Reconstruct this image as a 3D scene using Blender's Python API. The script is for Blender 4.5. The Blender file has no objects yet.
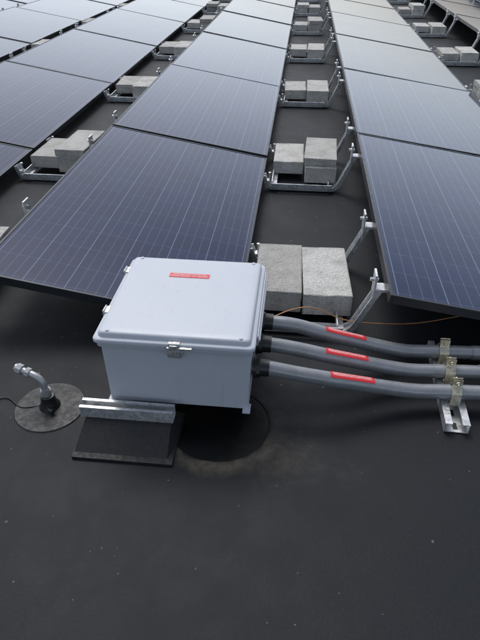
import bpy, bmesh, math, random
from mathutils import Vector, Matrix
random.seed(7)
S=bpy.context.scene
S.view_settings.view_transform='Standard'; S.view_settings.look='None'; S.view_settings.exposure=0
COL=bpy.context.collection

# ------------------------------------------------------------------ materials
class NT:
    def __init__(s,name):
        s.m=bpy.data.materials.new(name); s.m.use_nodes=True; s.t=s.m.node_tree
        s.b=s.t.nodes['Principled BSDF']; s.out=s.t.nodes['Material Output']
    def n(s,typ,**kw):
        nd=s.t.nodes.new(typ)
        for k,v in kw.items(): setattr(nd,k,v)
        return nd
    def link(s,a,b): s.t.links.new(a,b)
    def put(s,sock,v):
        if isinstance(v,bpy.types.NodeSocket): s.link(v,sock)
        elif v is not None: sock.default_value=v
    def math(s,op,a,b=None,c=None,clamp=False):
        nd=s.n('ShaderNodeMath',operation=op,use_clamp=clamp)
        s.put(nd.inputs[0],a)
        if b is not None: s.put(nd.inputs[1],b)
        if c is not None: s.put(nd.inputs[2],c)
        return nd.outputs[0]
    def sep(s,v):
        nd=s.n('ShaderNodeSeparateXYZ'); s.link(v,nd.inputs[0]); return nd.outputs
    def coord(s,k='Object'):
        return s.n('ShaderNodeTexCoord').outputs[k]
    def mapping(s,v,scale=(1,1,1),loc=(0,0,0)):
        nd=s.n('ShaderNodeMapping'); s.link(v,nd.inputs[0]); nd.inputs['Scale'].default_value=scale; nd.inputs['Location'].default_value=loc
        return nd.outputs[0]
    def noise(s,v,scale,detail=4,rough=.55,dist=0):
        nd=s.n('ShaderNodeTexNoise'); s.link(v,nd.inputs['Vector'])
        nd.inputs['Scale'].default_value=scale; nd.inputs['Detail'].default_value=detail
        nd.inputs['Roughness'].default_value=rough; nd.inputs['Distortion'].default_value=dist
        return nd.outputs['Fac']
    def ramp(s,f,a,b,lo=0.,hi=1.,smooth=True):
        nd=s.n('ShaderNodeMapRange',interpolation_type='SMOOTHSTEP' if smooth else 'LINEAR')
        s.put(nd.inputs['Value'],f)
        nd.inputs['From Min'].default_value=a; nd.inputs['From Max'].default_value=b
        nd.inputs['To Min'].default_value=lo; nd.inputs['To Max'].default_value=hi
        return nd.outputs['Result']
    def mix(s,f,a,b):
        nd=s.n('ShaderNodeMix',data_type='RGBA'); s.put(nd.inputs[0],f)
        for i,v in ((6,a),(7,b)):
            if isinstance(v,bpy.types.NodeSocket): s.link(v,nd.inputs[i])
            else: nd.inputs[i].default_value=(*v,1) if len(v)==3 else v
        return nd.outputs[2]
    def bump(s,h,strength=.3,dist=.01):
        nd=s.n('ShaderNodeBump'); nd.inputs['Strength'].default_value=strength; nd.inputs['Distance'].default_value=dist
        s.link(h,nd.inputs['Height']); s.link(nd.outputs[0],s.b.inputs['Normal'])
    def set(s,**kw):
        for k,v in kw.items():
            k={'base':'Base Color','rough':'Roughness','metal':'Metallic','spec':'Specular IOR Level','coat':'Coat Weight','coatr':'Coat Roughness'}[k]
            if isinstance(v,tuple): v=(*v,1)
            s.put(s.b.inputs[k],v)

def mat_simple(name,col,rough=.5,metal=0,var=.15,scale=20,bump=0,bscale=60):
    q=NT(name); c=q.coord(); f=q.noise(c,scale,5)
    q.set(base=q.mix(f,tuple(x*(1-var*1.6) for x in col),tuple(min(1,x*(1+var*1.6)) for x in col)),metal=metal)
    q.set(rough=q.ramp(q.noise(c,scale*2.3,4),.3,.7,max(.05,rough-.08),min(1,rough+.1)))
    if bump: q.bump(q.noise(c,bscale,5,.7),bump,.003)
    return q.m

def mat_ground():
    q=NT('roof_membrane_epdm'); P=q.coord(); x,y,z=q.sep(P)
    big=q.noise(P,.9,6,.6,.4); mid=q.noise(P,6,6,.65,.3); fine=q.noise(P,110,4,.7); sp=q.noise(P,38,3,.6)
    base=q.mix(q.ramp(big,.3,.72),(.0075,.0092,.0118),(.0098,.0118,.0148))
    base=q.mix(q.ramp(mid,.45,.8,0,.25),base,(.018,.021,.025))
    base=q.mix(q.ramp(fine,.5,.85,0,.4),base,(.032,.036,.041))
    sc=q.math('MULTIPLY',q.ramp(q.noise(q.mapping(P,(1,1.8,1)),2.6,9,.75,.3),.60,.76),q.ramp(sp,.42,.62,.1,1))
    base=q.mix(q.math('MULTIPLY',sc,.16),base,(.075,.077,.078))
    for scl,th,amt,rr in ((7,.84,.6,.024),(16,.92,.6,.035),(30,.95,.5,.05)):
        v=q.n('ShaderNodeTexVoronoi',voronoi_dimensions='2D'); q.link(P,v.inputs['Vector']); v.inputs['Scale'].default_value=scl
        vd=q.math('ADD',v.outputs['Distance'],q.ramp(q.noise(P,240,2),.2,.8,-.03,.03))
        cs=q.sep(v.outputs['Color'])
        fl=q.math('MULTIPLY',q.ramp(vd,rr*.6,rr,1,0),q.ramp(cs[0],th,th+.01))
        base=q.mix(q.math('MULTIPLY',fl,amt),base,(.18,.18,.17))
    # dried puddle under the box
    wob=q.ramp(q.noise(P,9,4),.2,.8,-.012,.012)
    dx=q.math('SUBTRACT',x,-.195); dy=q.math('SUBTRACT',y,1.245)
    d=q.math('SQRT',q.math('ADD',q.math('MULTIPLY',dx,dx),q.math('MULTIPLY',dy,dy)))
    dw=q.math('ADD',d,wob)
    ex=q.math('DIVIDE',q.math('SUBTRACT',x,-.07),.27); ey=q.math('DIVIDE',q.math('SUBTRACT',y,1.13),.125)
    e=q.math('ADD',q.math('SQRT',q.math('ADD',q.math('MULTIPLY',ex,ex),q.math('MULTIPLY',ey,ey))),q.ramp(mid,.2,.8,-.35,.35))
    silt=q.math('MULTIPLY',q.ramp(e,.35,1.1,1,0),q.ramp(q.noise(P,20,8,.8,.2),.35,.65,.15,.6))
    base=q.mix(silt,base,(.060,.054,.044))
    ring=q.math('MULTIPLY',q.ramp(dw,.160,.172),q.ramp(dw,.180,.225,1,0))
    ring=q.math('MULTIPLY',ring,q.ramp(y,1.24,1.12,.2,1.))
    base=q.mix(q.math('MULTIPLY',ring,q.ramp(sp,.3,.7,.3,.85)),base,(.12,.103,.077))
    disc=q.ramp(d,.156,.164,1,0)
    base=q.mix(q.math('MULTIPLY',disc,.92),base,q.mix(q.ramp(mid,.4,.7),(.003,.003,.0032),(.014,.013,.0105)))
    se=q.math('ABSOLUTE',q.math('SUBTRACT',q.math('ADD',x,q.math('MULTIPLY',y,.02)),-1.42))
    seam=q.ramp(se,.0,.006,1,0)
    base=q.mix(q.math('MULTIPLY',seam,.6),base,(.006,.006,.006))
    q.set(base=base,spec=.2)
    r=q.ramp(mid,.25,.75,.54,.63)
    r=q.math('SUBTRACT',r,q.math('MULTIPLY',disc,.22))
    q.set(rough=r)
    h=q.math('ADD',q.math('MULTIPLY',fine,.35),q.math('MULTIPLY',q.noise(P,2.5,3),.8))
    h=q.math('SUBTRACT',h,q.math('MULTIPLY',disc,.9))
    q.bump(h,.35,.006)
    return q.m

PW,PL=1.0,1.79
def mat_glass():
    q=NT('solar_cell_glass'); P=q.coord(); x,y,z=q.sep(P)
    oi=q.n('ShaderNodeObjectInfo').outputs['Random']
    cw=(PW-.05)/6; cl=(PL-.05)/12
    def lines(v,off,pitch,w):
        u=q.math('DIVIDE',q.math('SUBTRACT',v,off),pitch)
        f=q.math('FRACT',q.math('ADD',u,100.))
        dist=q.math('MULTIPLY',q.math('MINIMUM',f,q.math('SUBTRACT',1.,f)),pitch)
        return q.ramp(dist,w*.4,w*.6,1,0),q.math('FLOOR',u)
    gx,ix=lines(x,.025,cw,.0033); gy,iy=lines(y,.025,cl,.003)
    bb,_=lines(x,.025,cw/4,.0022)
    cb=q.n('ShaderNodeCombineXYZ'); q.link(ix,cb.inputs[0]); q.link(iy,cb.inputs[1]); q.link(oi,cb.inputs[2])
    wn=q.n('ShaderNodeTexWhiteNoise'); q.link(cb.outputs[0],wn.inputs['Vector'])
    cell=q.mix(wn.outputs['Value'],(.0022,.0085,.040),(.0032,.012,.055))
    vor=q.n('ShaderNodeTexVoronoi'); q.link(P,vor.inputs['Vector']); vor.inputs['Scale'].default_value=110
    cell=q.mix(q.math('MULTIPLY',q.sep(vor.outputs['Color'])[0],.3),cell,(.005,.018,.078))
    cell=q.mix(q.math('MULTIPLY',oi,.2),cell,(.005,.009,.028))
    c=q.mix(q.math('MULTIPLY',gy,.13),cell,(.24,.31,.44))
    c=q.mix(q.math('MULTIPLY',bb,.24),c,(.24,.31,.44))
    c=q.mix(q.math('MULTIPLY',gx,.27),c,(.28,.35,.48))
    W=q.n('ShaderNodeNewGeometry').outputs['Position']
    dn=q.noise(W,2.1,6,.65,.6); d2=q.noise(W,.35,3,.5)
    c=q.mix(q.ramp(dn,.4,.8,.0,.03),c,(.25,.25,.24))
    low=q.math('MULTIPLY',q.ramp(x,.95,.992),q.ramp(dn,.3,.7,.1,.5))
    c=q.mix(q.math('MULTIPLY',low,.4),c,(.17,.16,.14))
    q.set(base=c,rough=q.math('ADD',q.ramp(dn,.3,.75,.04,.10),q.ramp(d2,.3,.7,0,.04)),spec=.34)
    return q.m

def mat_concrete():
    q=NT('concrete_block'); oi=q.n('ShaderNodeObjectInfo').outputs['Random']
    W=q.n('ShaderNodeNewGeometry').outputs['Position']
    a=q.noise(W,11,7,.7); b=q.noise(W,150,4,.8)
    c=q.mix(oi,(.40,.39,.365),(.60,.59,.56))
    c=q.mix(q.ramp(a,.42,.68,0,.6),c,(.27,.26,.235))
    c=q.mix(q.ramp(b,.5,.68,0,.55),c,(.17,.165,.155))
    v=q.n('ShaderNodeTexVoronoi'); q.link(W,v.inputs['Vector']); v.inputs['Scale'].default_value=85
    c=q.mix(q.ramp(v.outputs['Distance'],.12,.3,.45,0),c,(.13,.125,.115))
    q.set(base=c,rough=.92); q.bump(q.math('ADD',b,q.math('MULTIPLY',v.outputs['Distance'],.8)),.8,.006)
    return q.m

def mat_galv(name='galvanized_steel',col=(.62,.63,.64),rough=.36):
    q=NT(name); P=q.coord()
    v=q.n('ShaderNodeTexVoronoi'); q.link(P,v.inputs['Vector']); v.inputs['Scale'].default_value=120
    f=q.math('ADD',q.math('MULTIPLY',q.sep(v.outputs['Color'])[0],.4),q.math('MULTIPLY',q.noise(P,25,5),.6))
    q.set(base=q.mix(f,tuple(k*.65 for k in col),tuple(min(1,k*1.25) for k in col)),metal=.65,rough=q.ramp(f,.2,.8,rough-.1,rough+.12))
    return q.m

def mat_label():
    q=NT('red_warning_label'); U=q.coord('UV'); u,v,_=q.sep(U)
    cb=q.n('ShaderNodeCombineXYZ'); q.link(q.math('MULTIPLY',u,30.),cb.inputs[0]); q.link(q.math('MULTIPLY',v,6.),cb.inputs[1])
    n=q.noise(cb.outputs[0],2.4,1,.5)
    band=q.math('MULTIPLY',q.ramp(v,.22,.3),q.ramp(v,.70,.78,1,0))
    band=q.math('MULTIPLY',band,q.math('MULTIPLY',q.ramp(u,.05,.07),q.ramp(u,.93,.95,1,0)))
    t=q.math('MULTIPLY',q.ramp(n,.5,.54),band)
    q.set(base=q.mix(t,(.60,.022,.027),(.72,.55,.55)),rough=.35)
    return q.m

def mat_enclosure():
    q=NT('enclosure_grey_polycarbonate'); W=q.coord()
    a=q.noise(W,5,5,.6,.5); b=q.noise(W,60,4,.7)
    c=q.mix(a,(.42,.447,.50),(.475,.50,.55))
    c=q.mix(q.ramp(b,.58,.8,0,.3),c,(.31,.32,.33))
    st=q.noise(q.mapping(W,(30,30,2.0)),1.2,4,.6)
    c=q.mix(q.ramp(st,.55,.8,0,.25),c,(.28,.28,.27))
    q.set(base=c,rough=q.ramp(a,.3,.7,.36,.5)); q.bump(q.noise(W,350,2),.08,.001)
    return q.m

M=dict(ground=mat_ground(),glass=mat_glass(),conc=mat_concrete(),galv=mat_galv(),label=mat_label(),box=mat_enclosure(),
 frame=mat_simple('anodized_frame',(.045,.048,.055),.36,.6,.1,8),
 back=mat_simple('white_backsheet',(.55,.55,.55),.6),
 pvc=mat_simple('grey_conduit',(.25,.26,.275),.28,.35,.2,14,.15,70),
 rubber=mat_simple('black_rubber',(.008,.008,.009),.6,0,.25,30,.5,120),
 blackp=mat_simple('black_plastic',(.015,.015,.016),.35,0,.2,30),
 steel=mat_galv('stainless_steel',(.62,.62,.61),.3),
 zinc=mat_galv('yellow_zinc',(.58,.54,.41),.38),
 copper=mat_simple('bare_copper',(.6,.3,.14),.4,.8),
 white=mat_simple('label_print_white',(.8,.78,.76),.5),
 boot=mat_simple('uncured_flashing',(.012,.013,.0145),.55,0,.25,25,.4,60),
 greypl=mat_simple('grey_fitting',(.36,.37,.38),.35,.45,.15,40))

# ------------------------------------------------------------------ mesh helpers
def finish(name,bm,mats,parent=None,smooth=None,loc=None):
    me=bpy.data.meshes.new(name); bm.normal_update(); bm.to_mesh(me); bm.free()
    for m in mats: me.materials.append(M[m])
    if smooth is not None:
        me.shade_smooth()
        try: me.set_sharp_from_angle(angle=math.radians(smooth))
        except Exception: pass
    ob=bpy.data.objects.new(name,me); COL.objects.link(ob)
    if loc: ob.location=loc
    if parent: ob.parent=parent
    return ob
def empty(name,loc=(0,0,0)):
    e=bpy.data.objects.new(name,None); e.location=loc; e.empty_display_size=.1; COL.objects.link(e); return e
def abox(bm,x0,x1,y0,y1,z0,z1,bev=0,seg=2,mi=0,mat=None):
    r=bmesh.ops.create_cube(bm,size=1); vs=r['verts']
    T=Matrix.Translation(((x0+x1)/2,(y0+y1)/2,(z0+z1)/2))@Matrix.Diagonal((x1-x0,y1-y0,z1-z0,1))
    if mat is not None: T=mat@T
    bmesh.ops.transform(bm,matrix=T,verts=vs)
    fs=set(f for v in vs for f in v.link_faces)
    for f in fs: f.material_index=mi
    if bev:
        es=list(set(e for v in vs for e in v.link_edges))
        rr=bmesh.ops.bevel(bm,geom=es,offset=bev,segments=seg,affect='EDGES',profile=.6)
        for f in rr['faces']: f.material_index=mi
def cyl(bm,p0,p1,r0,r1=None,n=20,mi=0,rot=0):
    p0=Vector(p0);p1=Vector(p1); r1=r0 if r1 is None else r1
    d=p1-p0; q=d.to_track_quat('Z','Y').to_matrix().to_4x4()
    T=Matrix.Translation((p0+p1)/2)@q@Matrix.Rotation(rot,4,'Z')
    r=bmesh.ops.create_cone(bm,cap_ends=True,segments=n,radius1=r0,radius2=r1,depth=d.length,matrix=T)
    for f in set(f for v in r['verts'] for f in v.link_faces): f.material_index=mi
def catmull(pts,n=10):
    P=[Vector(p) for p in pts]; P=[P[0]*2-P[1]]+P+[P[-1]*2-P[-2]]; out=[]
    for i in range(1,len(P)-2):
        a,b,c,d=P[i-1:i+3]
        for k in range(n):
            t=k/n; out.append(.5*((2*b)+(c-a)*t+(2*a-5*b+4*c-d)*t*t+(3*b-a-3*c+d)*t**3))
    out.append(P[-2]); return out
def frames(path,up=Vector((0,0,1))):
    fr=[]
    for i,p in enumerate(path):
        t=(path[min(i+1,len(path)-1)]-path[max(i-1,0)]).normalized()
        s=t.cross(up)
        if s.length<1e-3: s=Vector((1,0,0))
        s.normalize(); fr.append((p,t,s,s.cross(t)))
    return fr
def sweep(bm,path,prof,mi=0,up=Vector((0,0,1)),closed=True,caps=True,uv=None):
    rings=[]
    for p,t,s,u in frames(path,up):
        rings.append([bm.verts.new(p+s*a+u*b) for a,b in prof])
    n=len(prof); last=n if closed else n-1
    L=bm.loops.layers.uv.verify() if uv else None
    for i in range(len(rings)-1):
        for j in range(last):
            f=bm.faces.new((rings[i][j],rings[i+1][j],rings[i+1][(j+1)%n],rings[i][(j+1)%n])); f.material_index=mi
            if L:
                for l,(a,b) in zip(f.loops,((i,j),(i+1,j),(i+1,j+1),(i,j+1))):
                    l[L].uv=(a/(len(rings)-1),b/(n-1))
    if closed and caps:
        for r in (rings[0],rings[-1]):
            f=bm.faces.new(r); f.material_index=mi
def circ(r,n=20): return [(r*math.cos(2*math.pi*k/n),r*math.sin(2*math.pi*k/n)) for k in range(n)]
def roundpath(pts,r=.03,n=5):
    P=[Vector(p) for p in pts]; out=[P[0]]
    for i in range(1,len(P)-1):
        a=(P[i-1]-P[i]); b=(P[i+1]-P[i]); rr=min(r,a.length*.45,b.length*.45)
        A=P[i]+a.normalized()*rr; B=P[i]+b.normalized()*rr
        for k in range(n+1):
            t=k/n; out.append(A*(1-t)**2+P[i]*2*t*(1-t)+B*t*t)
    out.append(P[-1]); return out

# ------------------------------------------------------------------ ground
bm=bmesh.new()
bmesh.ops.create_grid(bm,x_segments=8,y_segments=8,size=300)
finish('roof_ground',bm,['ground'])

# ------------------------------------------------------------------ solar panels
ZH,ZL=.262,.092
def panel_mesh():
    bm=bmesh.new(); fw=.010; th=.035
    abox(bm,0,fw,0,PL,-th,0,.0012,1,1); abox(bm,PW-fw,PW,0,PL,-th,0,.0012,1,1)
    abox(bm,fw,PW-fw,0,fw,-th,0,.0012,1,1); abox(bm,fw,PW-fw,PL-fw,PL,-th,0,.0012,1,1)
    def q(z,mi,flip=False):
        vs=[bm.verts.new(c) for c in ((fw,fw,z),(PW-fw,fw,z),(PW-fw,PL-fw,z),(fw,PL-fw,z))]
        if flip: vs.reverse()
        f=bm.faces.new(vs); f.material_index=mi
    q(-.0025,0); q(-.008,2,True)
    abox(bm,.42,.58,PL-.22,PL-.12,-.030,-.009,.003,1,3)
    me=bpy.data.meshes.new('solar_panel'); bm.normal_update(); bm.to_mesh(me); bm.free()
    for m in ('glass','frame','back','blackp'): me.materials.append(M[m])
    return me
PM=panel_mesh()
ROWS=[(-5.79,1),(-4.25,1),(-2.71,1),(-1.17,1),(.355,1.13),(2.03,1.1),(3.66,1.1),(5.3,1.1)]
PITCH=1.815; Y0=1.655
for ri,(xh,wx) in enumerate(ROWS):
    tilt=math.asin((ZH-ZL)/(PW*wx))
    for k in range(-2 if ri not in (3,4) else 0,17):
        if ri>=5 and k<1: continue
        o=bpy.data.objects.new('solar_panel',PM); COL.objects.link(o)
        o.scale=(wx,1,1)
        o.location=(xh,Y0+k*PITCH+random.uniform(-.003,.003),ZH+random.uniform(-.003,.003))
        o.rotation_euler=(random.uniform(-.004,.004),tilt+random.uniform(-.004,.004),0)

# ------------------------------------------------------------------ ballast racks + blocks
def rack_mesh():
    bm=bmesh.new()
    for y in (.02,.53):
        p=roundpath([(-.198,y,.088),(-.172,y,.016),(.232,y,.016),(.322,y,.222)],.04,6)
        w=.025
        sweep(bm,p,[(-w,-.008),(w,-.008),(w,.012),(w-.006,.012),(w-.006,.0),(-w+.006,.0),(-w+.006,.012),(-w,.012)],0)
        abox(bm,.300,.352,y-.026,y+.026,.214,.226,.002,1,0)
        abox(bm,.296,.304,y-.028,y+.028,.165,.285,.001,1,0)
        cyl(bm,(.282,y,.255),(.312,y,.255),.008,n=6)
        abox(bm,-.20,-.160,y-.02,y+.02,.052,.060,.002,1,0)
        cyl(bm,(-.163,y,.058),(-.163,y,.10),.004,n=8)
        cyl(bm,(-.163,y,.098),(-.163,y,.105),.008,n=6)
    for x in (-.135,.195):
        sweep(bm,[Vector((x,-.01,.030)),Vector((x,.56,.030))],[(-.015,-.005),(.015,-.005),(.015,.0),(-.010,.0),(-.010,.03),(-.015,.03)])
    # front retaining angle of the tray
    abox(bm,-.150,.205,-.020,-.012,.024,.052,.002,1,0)
    me=bpy.data.meshes.new('ballast_rack'); bm.normal_update(); bm.to_mesh(me); bm.free(); me.materials.append(M['galv'])
    return me
RM=rack_mesh()
def block_mesh(seed):
    rnd=random.Random(seed); bm=bmesh.new()
    abox(bm,-.095,.095,-.2,.2,0,.092,.004,2)
    bmesh.ops.subdivide_edges(bm,edges=bm.edges[:],cuts=3,use_grid_fill=True)
    for v in bm.verts: v.co+=Vector((rnd.uniform(-1,1),rnd.uniform(-1,1),rnd.uniform(-1,1)))*.0014
    me=bpy.data.meshes.new('concrete_block'); bm.normal_update(); bm.to_mesh(me); bm.free(); me.materials.append(M['conc'])
    return me
BM=[block_mesh(i) for i in range(4)]
def block(x,y,z,rz=0,sc=(1,1,1)):
    o=bpy.data.objects.new('concrete_block',random.choice(BM)); COL.objects.link(o)
    o.location=(x,y,z); o.rotation_euler=(random.uniform(-.008,.008),random.uniform(-.008,.008),rz+random.uniform(-.03,.03)); o.scale=sc
for gi,(xh,wx) in enumerate(ROWS):
    gx=xh-.355+.012
    for k in range(-1,17):
        if gi==4 and k==0: yy=1.745
        else: yy=Y0+k*PITCH-.325+(.0 if k else .385)
        if gi in (3,4) and k<0: continue
        if gi>=5 and k<1: continue
        o=bpy.data.objects.new('ballast_rack',RM); COL.objects.link(o); o.location=(gx,yy,0)
        if gi==4 and k==0:
            block(-.045,2.04,.035,0); block(.149,2.03,.035,.02); continue
        cx=gx+.035
        block(cx-.095,yy+.33+random.uniform(-.04,.04),.035,random.uniform(-.04,.04),(.96,random.uniform(.82,.95),.8))
        block(cx+.10,yy+.27+random.uniform(-.03,.03),.035,random.uniform(-.02,.02),(.96,1,1))
        p=.8 if gi==4 else .35
        if k==1 and gi==4 or random.random()<p: block(cx+.10,yy+.28,.128,random.choice((0,.04,-.05)),(1,.98,.48))
        elif random.random()<.3: block(cx-.09,yy+.30,.112,.03,(1,.9,.48))

# ------------------------------------------------------------------ junction box
B=empty('electrical_junction_box',(-.32,1.44,0))
def fb(name,bm,mats,smooth=None,parent=B):
    o=finish(name,bm,mats,parent,smooth); o.location=-Vector(parent.location); return o
X0,X1,YA,YB=-.545,-.095,1.222,1.672; ZB,ZT=.084,.322
def rrect(x0,x1,y0,y1,r,z,n=5):
    out=[]
    for cx,cy,a0 in ((x1-r,y1-r,0),(x0+r,y1-r,90),(x0+r,y0+r,180),(x1-r,y0+r,270)):
        for k in range(n+1):
            a=math.radians(a0+90*k/n); out.append((cx+r*math.cos(a),cy+r*math.sin(a),z))
    return out
def loft(bm,loops,mi=0,cap0=True,cap1=True):
    R=[[bm.verts.new(c) for c in L] for L in loops]; n=len(R[0])
    for a,b in zip(R,R[1:]):
        for j in range(n): bm.faces.new((a[j],a[(j+1)%n],b[(j+1)%n],b[j])).material_index=mi
    if cap0: bm.faces.new(R[0][::-1]).material_index=mi
    if cap1: bm.faces.new(R[-1]).material_index=mi
def LR(ins,z,r=.014): return rrect(X0+ins,X1-ins,YA+ins,YB-ins,max(.003,r-ins*.3),z)
bm=bmesh.new()
loft(bm,[LR(.010,ZB),LR(.006,ZB+.004),LR(.004,ZT-.018),LR(.004,ZT-.0175),LR(-.004,ZT-.016),LR(-.005,ZT-.014),LR(-.005,ZT-.002),LR(-.002,ZT)])
fb('tub',bm,['box'],35)
bm=bmesh.new()
loft(bm,[LR(.0,ZT+.0025),LR(-.009,ZT+.0027),LR(-.012,ZT+.004),LR(-.012,ZT+.013),LR(-.010,ZT+.0155),LR(-.003,ZT+.016),LR(.001,ZT+.0175),LR(.003,ZT+.028),LR(.006,ZT+.0315),LR(.012,ZT+.033),LR(.03,ZT+.0335)])
fb('lid',bm,['box'],50)
bm=bmesh.new()
loft(bm,[LR(.004,ZT-.001),LR(.004,ZT+.004)]); fb('gasket',bm,['blackp'])
bm=bmesh.new()
def latch(c,nrm):
    T=Matrix.Translation(c)@Matrix.Rotation(math.atan2(nrm[1],nrm[0])+math.pi/2,4,'Z')
    abox(bm,-.022,.022,-.006,.006,-.030,-.004,.0015,1,0,T)
    abox(bm,-.017,.017,-.013,-.005,-.026,.004,.003,2,0,T)
    abox(bm,-.012,.012,-.016,-.004,.004,.021,.002,2,0,T)
    for s in (-1,1):
        a=T@Vector((s*.020,-.010,-.018)); b=T@Vector((s*.014,-.010,.024)); cyl(bm,a,b,.0022,n=8)
    cyl(bm,T@Vector((-.016,-.010,.024)),T@Vector((.016,-.010,.024)),.0026,n=8)
    abox(bm,-.018,.018,-.010,.020,.017,.022,.0015,1,0,T)
latch(Vector((-.315,YA-.006,ZT-.003)),(0,-1))
latch(Vector((X0-.006,1.36,ZT-.003)),(-1,0)); latch(Vector((X0-.006,1.60,ZT-.003)),(-1,0))
fb('latches',bm,['steel'],40)
bm=bmesh.new()
abox(bm,-.335,-.262,YA-.022,YA-.012,ZT+.004,ZT+.010,.002,2)
fb('hasp',bm,['steel'],40)
bm=bmesh.new()
abox(bm,X1+.006,X1+.016,1.27,1.63,ZT-.016,ZT-.006,.002,2)
abox(bm,X1+.013,X1+.017,1.27,1.63,ZT-.010,ZT+.018,.001,1)
cyl(bm,(X1+.018,1.27,ZT+.003),(X1+.018,1.63,ZT+.003),.005,n=12)
fb('hinge',bm,['box'],40)
bm=bmesh.new()
for x in (X0+.03,X1-.03):
    for y in (YA+.014,YB-.014): cyl(bm,(x,y,ZT+.030),(x,y,ZT+.0355),.0055,n=12)
fb('lid_screws',bm,['box'],40)
bm=bmesh.new()
for x in (X0+.012,X1-.012):
    for y0,y1 in ((YA-.010,YA+.03),(YB-.03,YB+.012)):
        abox(bm,x-.012,x+.012,y0,y1,ZB-.0035,ZB+.004,.002,2)
fb('mounting_tabs',bm,['box'],40)
LBL=Matrix.Translation((-.330,1.556,ZT+.0343))
bm=bmesh.new(); abox(bm,-.067,.067,-.0125,.0125,-.0006,.0004,0,1,0,LBL)
q=fb('warning_label',bm,['label'])
q.data.materials.clear(); q.data.materials.append(mat_simple('label_red',(.62,.025,.03),.35))
for i,tx in enumerate(('WARNING: PHOTOVOLTAIC','POWER SOURCE - DC CIRCUITS')):
    cu=bpy.data.curves.new('label_text','FONT'); cu.body=tx; cu.size=.0088; cu.extrude=.0001; cu.align_x='CENTER'; cu.align_y='CENTER'
    cu.materials.append(M['white']); t=bpy.data.objects.new('label_text',cu); COL.objects.link(t); t.parent=B
    t.location=Vector((-.330,1.561-.0105*i,ZT+.0352))-Vector(B.location)

# ------------------------------------------------------------------ rubber support foot with strut
def strut_prof(w=.041,h=.041,t=.0027,lip=.010):
    return [(-w/2,0),(w/2,0),(w/2,h),(w/2-lip,h),(w/2-lip,h-.007),(w/2-lip+t,h-.007),(w/2-lip+t,h-t),(w/2-t,h-t),(w/2-t,t),(-w/2+t,t),(-w/2+t,h-t),(-w/2+lip-t,h-t),(-w/2+lip-t,h-.007),(-w/2+lip,h-.007),(-w/2+lip,h),(-w/2,h)]
def foot(x0,x1,yc,zt=.068,sh=.041):
    F=empty('rubber_support_block',((x0+x1)/2,yc,0))
    bm=bmesh.new()
    pr=[(-.130,0),(-.130,.010),(-.112,.013),(-.042,zt-.004),(-.038,zt),(.035,zt),(.080,.016),(.085,.012),(.085,0)]
    xs=[x0-.006,x0-.003,x0+.012,x1-.012,x1+.003,x1+.006]; R=[]
    for i,xx in enumerate(xs):
        R.append([bm.verts.new((xx,yc+a,(b if i in (2,3) or b<.014 else .013) if b>0 else 0)) for a,b in pr])
    for a,b in zip(R,R[1:]):
        for j in range(len(pr)): bm.faces.new((a[j],b[j],b[(j+1)%len(pr)],a[(j+1)%len(pr)]))
    bm.faces.new(R[0]); bm.faces.new(R[-1][::-1])
    bmesh.ops.recalc_face_normals(bm,faces=bm.faces[:])
    fb('rubber_base',bm,['rubber'],parent=F)
    bm=bmesh.new()
    sweep(bm,[Vector((x0-.004,yc,zt+.001)),Vector((x1-.008,yc,zt+.001))],strut_prof(h=sh))
    bmesh.ops.recalc_face_normals(bm,faces=bm.faces[:])
    for xx in (x0+.03,x1-.05):
        cyl(bm,(xx,yc,zt+.004),(xx,yc,zt+.011),.009,n=6)
    fb('strut_channel',bm,['galv'],parent=F)
foot(-.612,-.318,1.181); foot(-.44,-.15,1.60,.040,.041)

# ------------------------------------------------------------------ conduits
ends=[((X1,1.525,.210),1.603),((X1,1.422,.195),1.497),((X1,1.318,.183),1.395)]
lab=[(.145,.27),(.145,.275),(.160,.295)]
for i,((x,y,z),ye) in enumerate(ends):
    C=empty('conduit_pipe',(x,y,z))
    path=catmull([(x-.005,y,z),(x+.05,y,z-.002),(x+.13,y+.003,z-.012-.003*i),(.17,y*.72+ye*.28-.008,z*.62+.066*.38),(.31,y*.42+ye*.58,z*.26+.066*.74),(.43,ye-.012,.070),(.56,ye,.067),(.8,ye+.01,.067),(1.3,ye+.03,.067),(2.4,ye+.04,.067)],10)
    bm=bmesh.new(); sweep(bm,path,circ(.0242,24)); fb('pipe',bm,['pvc'],50,C)
    bm=bmesh.new()
    cyl(bm,(x,y,z),(x+.010,y,z),.036,n=24)
    cyl(bm,(x+.010,y,z),(x+.022,y,z),.033,n=8)
    cyl(bm,(x+.022,y,z),(x+.050,y,z-.001),.0285,.0275,24)
    fb('connector',bm,['blackp'],40,C)
    bm=bmesh.new()
    cyl(bm,(.66,ye+.004,.067),(.74,ye+.0075,.067),.0265,n=24)
    fb('coupling',bm,['pvc'],40,C)
    fr=[f for f in frames(path) if lab[i][0]-.02<f[0].x<lab[i][1]]
    arc=[(.0251*math.cos(a),.0251*math.sin(a)) for a in [math.radians(55+ k*88/10) for k in range(11)]]
    bm=bmesh.new(); sweep(bm,[f[0] for f in fr],arc,closed=False,uv=True)
    bmesh.ops.recalc_face_normals(bm,faces=bm.faces[:])
    fb('warning_label',bm,['label'],60,C)

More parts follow.
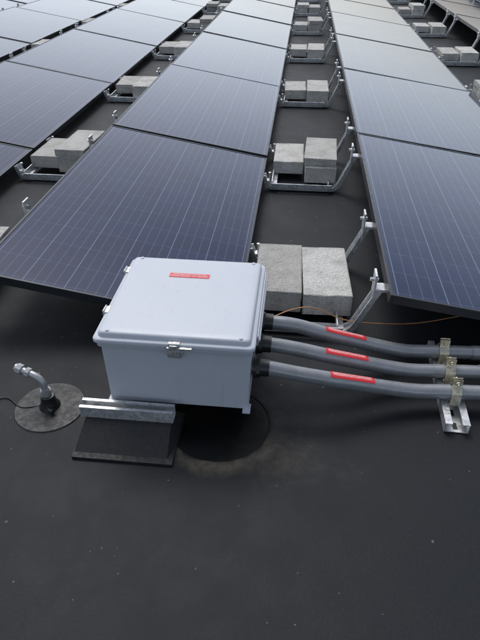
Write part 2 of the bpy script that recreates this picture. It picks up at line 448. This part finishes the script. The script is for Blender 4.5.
T=empty('conduit_support_strut',(.56,1.5,0))
bm=bmesh.new()
sweep(bm,[Vector((.553,1.275,.003)),Vector((.570,1.70,.003))],strut_prof(.076,.036,.003,.022))
bmesh.ops.recalc_face_normals(bm,faces=bm.faces[:])
for k in range(7):
    yy=1.30+k*.06; abox(bm,.553+(yy-1.285)*.037-.007,.553+(yy-1.285)*.037+.007,yy-.014,yy+.014,.0062,.0068,0,1,1)
fb('channel',bm,['galv','blackp'],parent=T)
bm=bmesh.new()
for ye in (1.603,1.497,1.395):
    xc=.560
    for s in (-1,1):
        pts=[Vector((xc,ye+s*.0266,.030))]+[Vector((xc,ye+s*.0266*math.cos(a),.067+.0266*math.sin(a))) for a in [math.radians(d) for d in range(0,76,12)]]+[Vector((xc,ye+s*.004,.098)),Vector((xc,ye+s*.004,.122))]
        R=[]
        for p in pts:
            R.append([bm.verts.new(p+Vector((dx,0,0))+ (Vector((0,s*t,t*.5)))) for dx,t in ((-.016,0),(.016,0),(.016,.0022),(-.016,.0022))])
        for a,b in zip(R,R[1:]):
            for j in range(4): bm.faces.new((a[j],a[(j+1)%4],b[(j+1)%4],b[j]))
        bm.faces.new(R[0]); bm.faces.new(R[-1])
    cyl(bm,(xc,ye-.020,.111),(xc,ye+.020,.111),.0032,n=8)
    cyl(bm,(xc,ye-.014,.111),(xc,ye-.008,.111),.0075,n=6); cyl(bm,(xc,ye+.008,.111),(xc,ye+.014,.111),.0075,n=6)
bmesh.ops.recalc_face_normals(bm,faces=bm.faces[:])
fb('strut_clamps',bm,['zinc'],40,parent=T)

# ------------------------------------------------------------------ roof penetration with elbow
V=empty('roof_conduit_penetration',(-.765,1.255,0))
bm=bmesh.new(); vx,vy=-.765,1.255
rnd=random.Random(3)
def ringl(r,z,j=0): return [(vx+(r+rnd.uniform(-j,j))*math.cos(2*math.pi*k/40),vy+(r+rnd.uniform(-j,j))*math.sin(2*math.pi*k/40),z) for k in range(40)]
loft(bm,[ringl(.115,.0005,.001),ringl(.113,.004,.001),ringl(.06,.0055),ringl(.040,.008)])
fb('flashing_patch',bm,['boot'],40,V)
bm=bmesh.new()
loft(bm,[ringl(.036,.005),ringl(.034,.012),ringl(.026,.026),ringl(.023,.046),ringl(.0235,.050),ringl(.0235,.056),ringl(.018,.058)])
cyl(bm,(vx+.012,vy-.028,.018),(vx+.028,vy-.040,.020),.008,n=10)
fb('pipe_boot',bm,['blackp'],40,V)
bm=bmesh.new()
pp=roundpath([(vx,vy,.05),(vx-.004,vy,.128),(vx-.075,vy+.02,.140)],.045,8)
sweep(bm,pp,circ(.0115,16),up=Vector((0,1,0)))
cyl(bm,(vx,vy,.058),(vx-.001,vy,.078),.017,n=8)
cyl(bm,(vx-.001,vy,.078),(vx-.002,vy,.084),.0145,n=16)
cyl(bm,(vx-.044,vy+.012,.1345),(vx-.058,vy+.0155,.137),.0165,n=8)
cyl(bm,(vx-.072,vy+.0195,.1395),(vx-.090,vy+.0245,.1425),.0175,n=8)
cyl(bm,(vx-.090,vy+.0245,.1425),(vx-.096,vy+.026,.1435),.014,n=16)
fb('elbow_conduit',bm,['greypl'],40,V)

# ------------------------------------------------------------------ wires
def wire(name,pts,r,m):
    bm=bmesh.new(); sweep(bm,catmull(pts,10),circ(r,8)); finish(name,bm,[m],None,60)
wire('copper_ground_wire',[(-.06,1.60,.17),(.02,1.70,.145),(.10,1.74,.13),(.22,1.76,.07),(.34,1.775,.05),(.50,1.80,.045),(.66,1.84,.06),(.78,1.87,.075),(1.1,1.95,.08)],.0022,'copper')
wire('black_cable',[(-1.4,1.02,.004),(-1.2,1.10,.004),(-1.0,1.235,.004),(-.93,1.28,.004),(-.86,1.24,.006),(-.80,1.25,.008)],.0022,'blackp')

# ------------------------------------------------------------------ light
el,az=math.radians(58),math.radians(-25)
w=bpy.data.worlds.new('World'); S.world=w; w.use_nodes=True; nt=w.node_tree
sky=nt.nodes.new('ShaderNodeTexSky'); sky.sky_type='NISHITA'; sky.sun_disc=False; sky.sun_elevation=el; sky.sun_rotation=az
sky.air_density=1.3; sky.dust_density=5.
hs=nt.nodes.new('ShaderNodeHueSaturation'); hs.inputs['Saturation'].default_value=.5
nt.links.new(sky.outputs[0],hs.inputs['Color'])
# hazy overcast: the low sky is brighter than the zenith
tc=nt.nodes.new('ShaderNodeTexCoord'); sx=nt.nodes.new('ShaderNodeSeparateXYZ'); nt.links.new(tc.outputs['Generated'],sx.inputs[0])
mr=nt.nodes.new('ShaderNodeMapRange'); mr.interpolation_type='SMOOTHSTEP'
mr.inputs['From Min'].default_value=.12; mr.inputs['From Max'].default_value=.55; mr.inputs['To Min'].default_value=2.3; mr.inputs['To Max'].default_value=.95
nt.links.new(sx.outputs[2],mr.inputs['Value'])
vm=nt.nodes.new('ShaderNodeVectorMath'); vm.operation='SCALE'
nt.links.new(hs.outputs[0],vm.inputs[0]); nt.links.new(mr.outputs[0],vm.inputs['Scale'])
tint=nt.nodes.new('ShaderNodeVectorMath'); tint.operation='MULTIPLY'; tint.inputs[1].default_value=(.93,.98,1.06)
nt.links.new(vm.outputs[0],tint.inputs[0])
bg=nt.nodes['Background']; nt.links.new(tint.outputs[0],bg.inputs[0]); bg.inputs[1].default_value=.13
sun=bpy.data.lights.new('sun','SUN'); sun.energy=1.3; sun.angle=math.radians(24); sun.color=(1,.97,.93)
so=bpy.data.objects.new('sun',sun); COL.objects.link(so)
so.rotation_euler=Vector((math.sin(az)*math.cos(el),math.cos(az)*math.cos(el),math.sin(el))).to_track_quat('Z','Y').to_euler()

# ------------------------------------------------------------------ camera
cam=bpy.data.cameras.new('camera'); co=bpy.data.objects.new('camera',cam); COL.objects.link(co); S.camera=co
cam.sensor_fit='VERTICAL'; cam.sensor_height=24; cam.lens=24*555/640; cam.clip_end=1500; cam.clip_start=.02
co.location=(0,0,1.32); co.rotation_euler=(math.radians(90-35.92),0,math.radians(5.92))
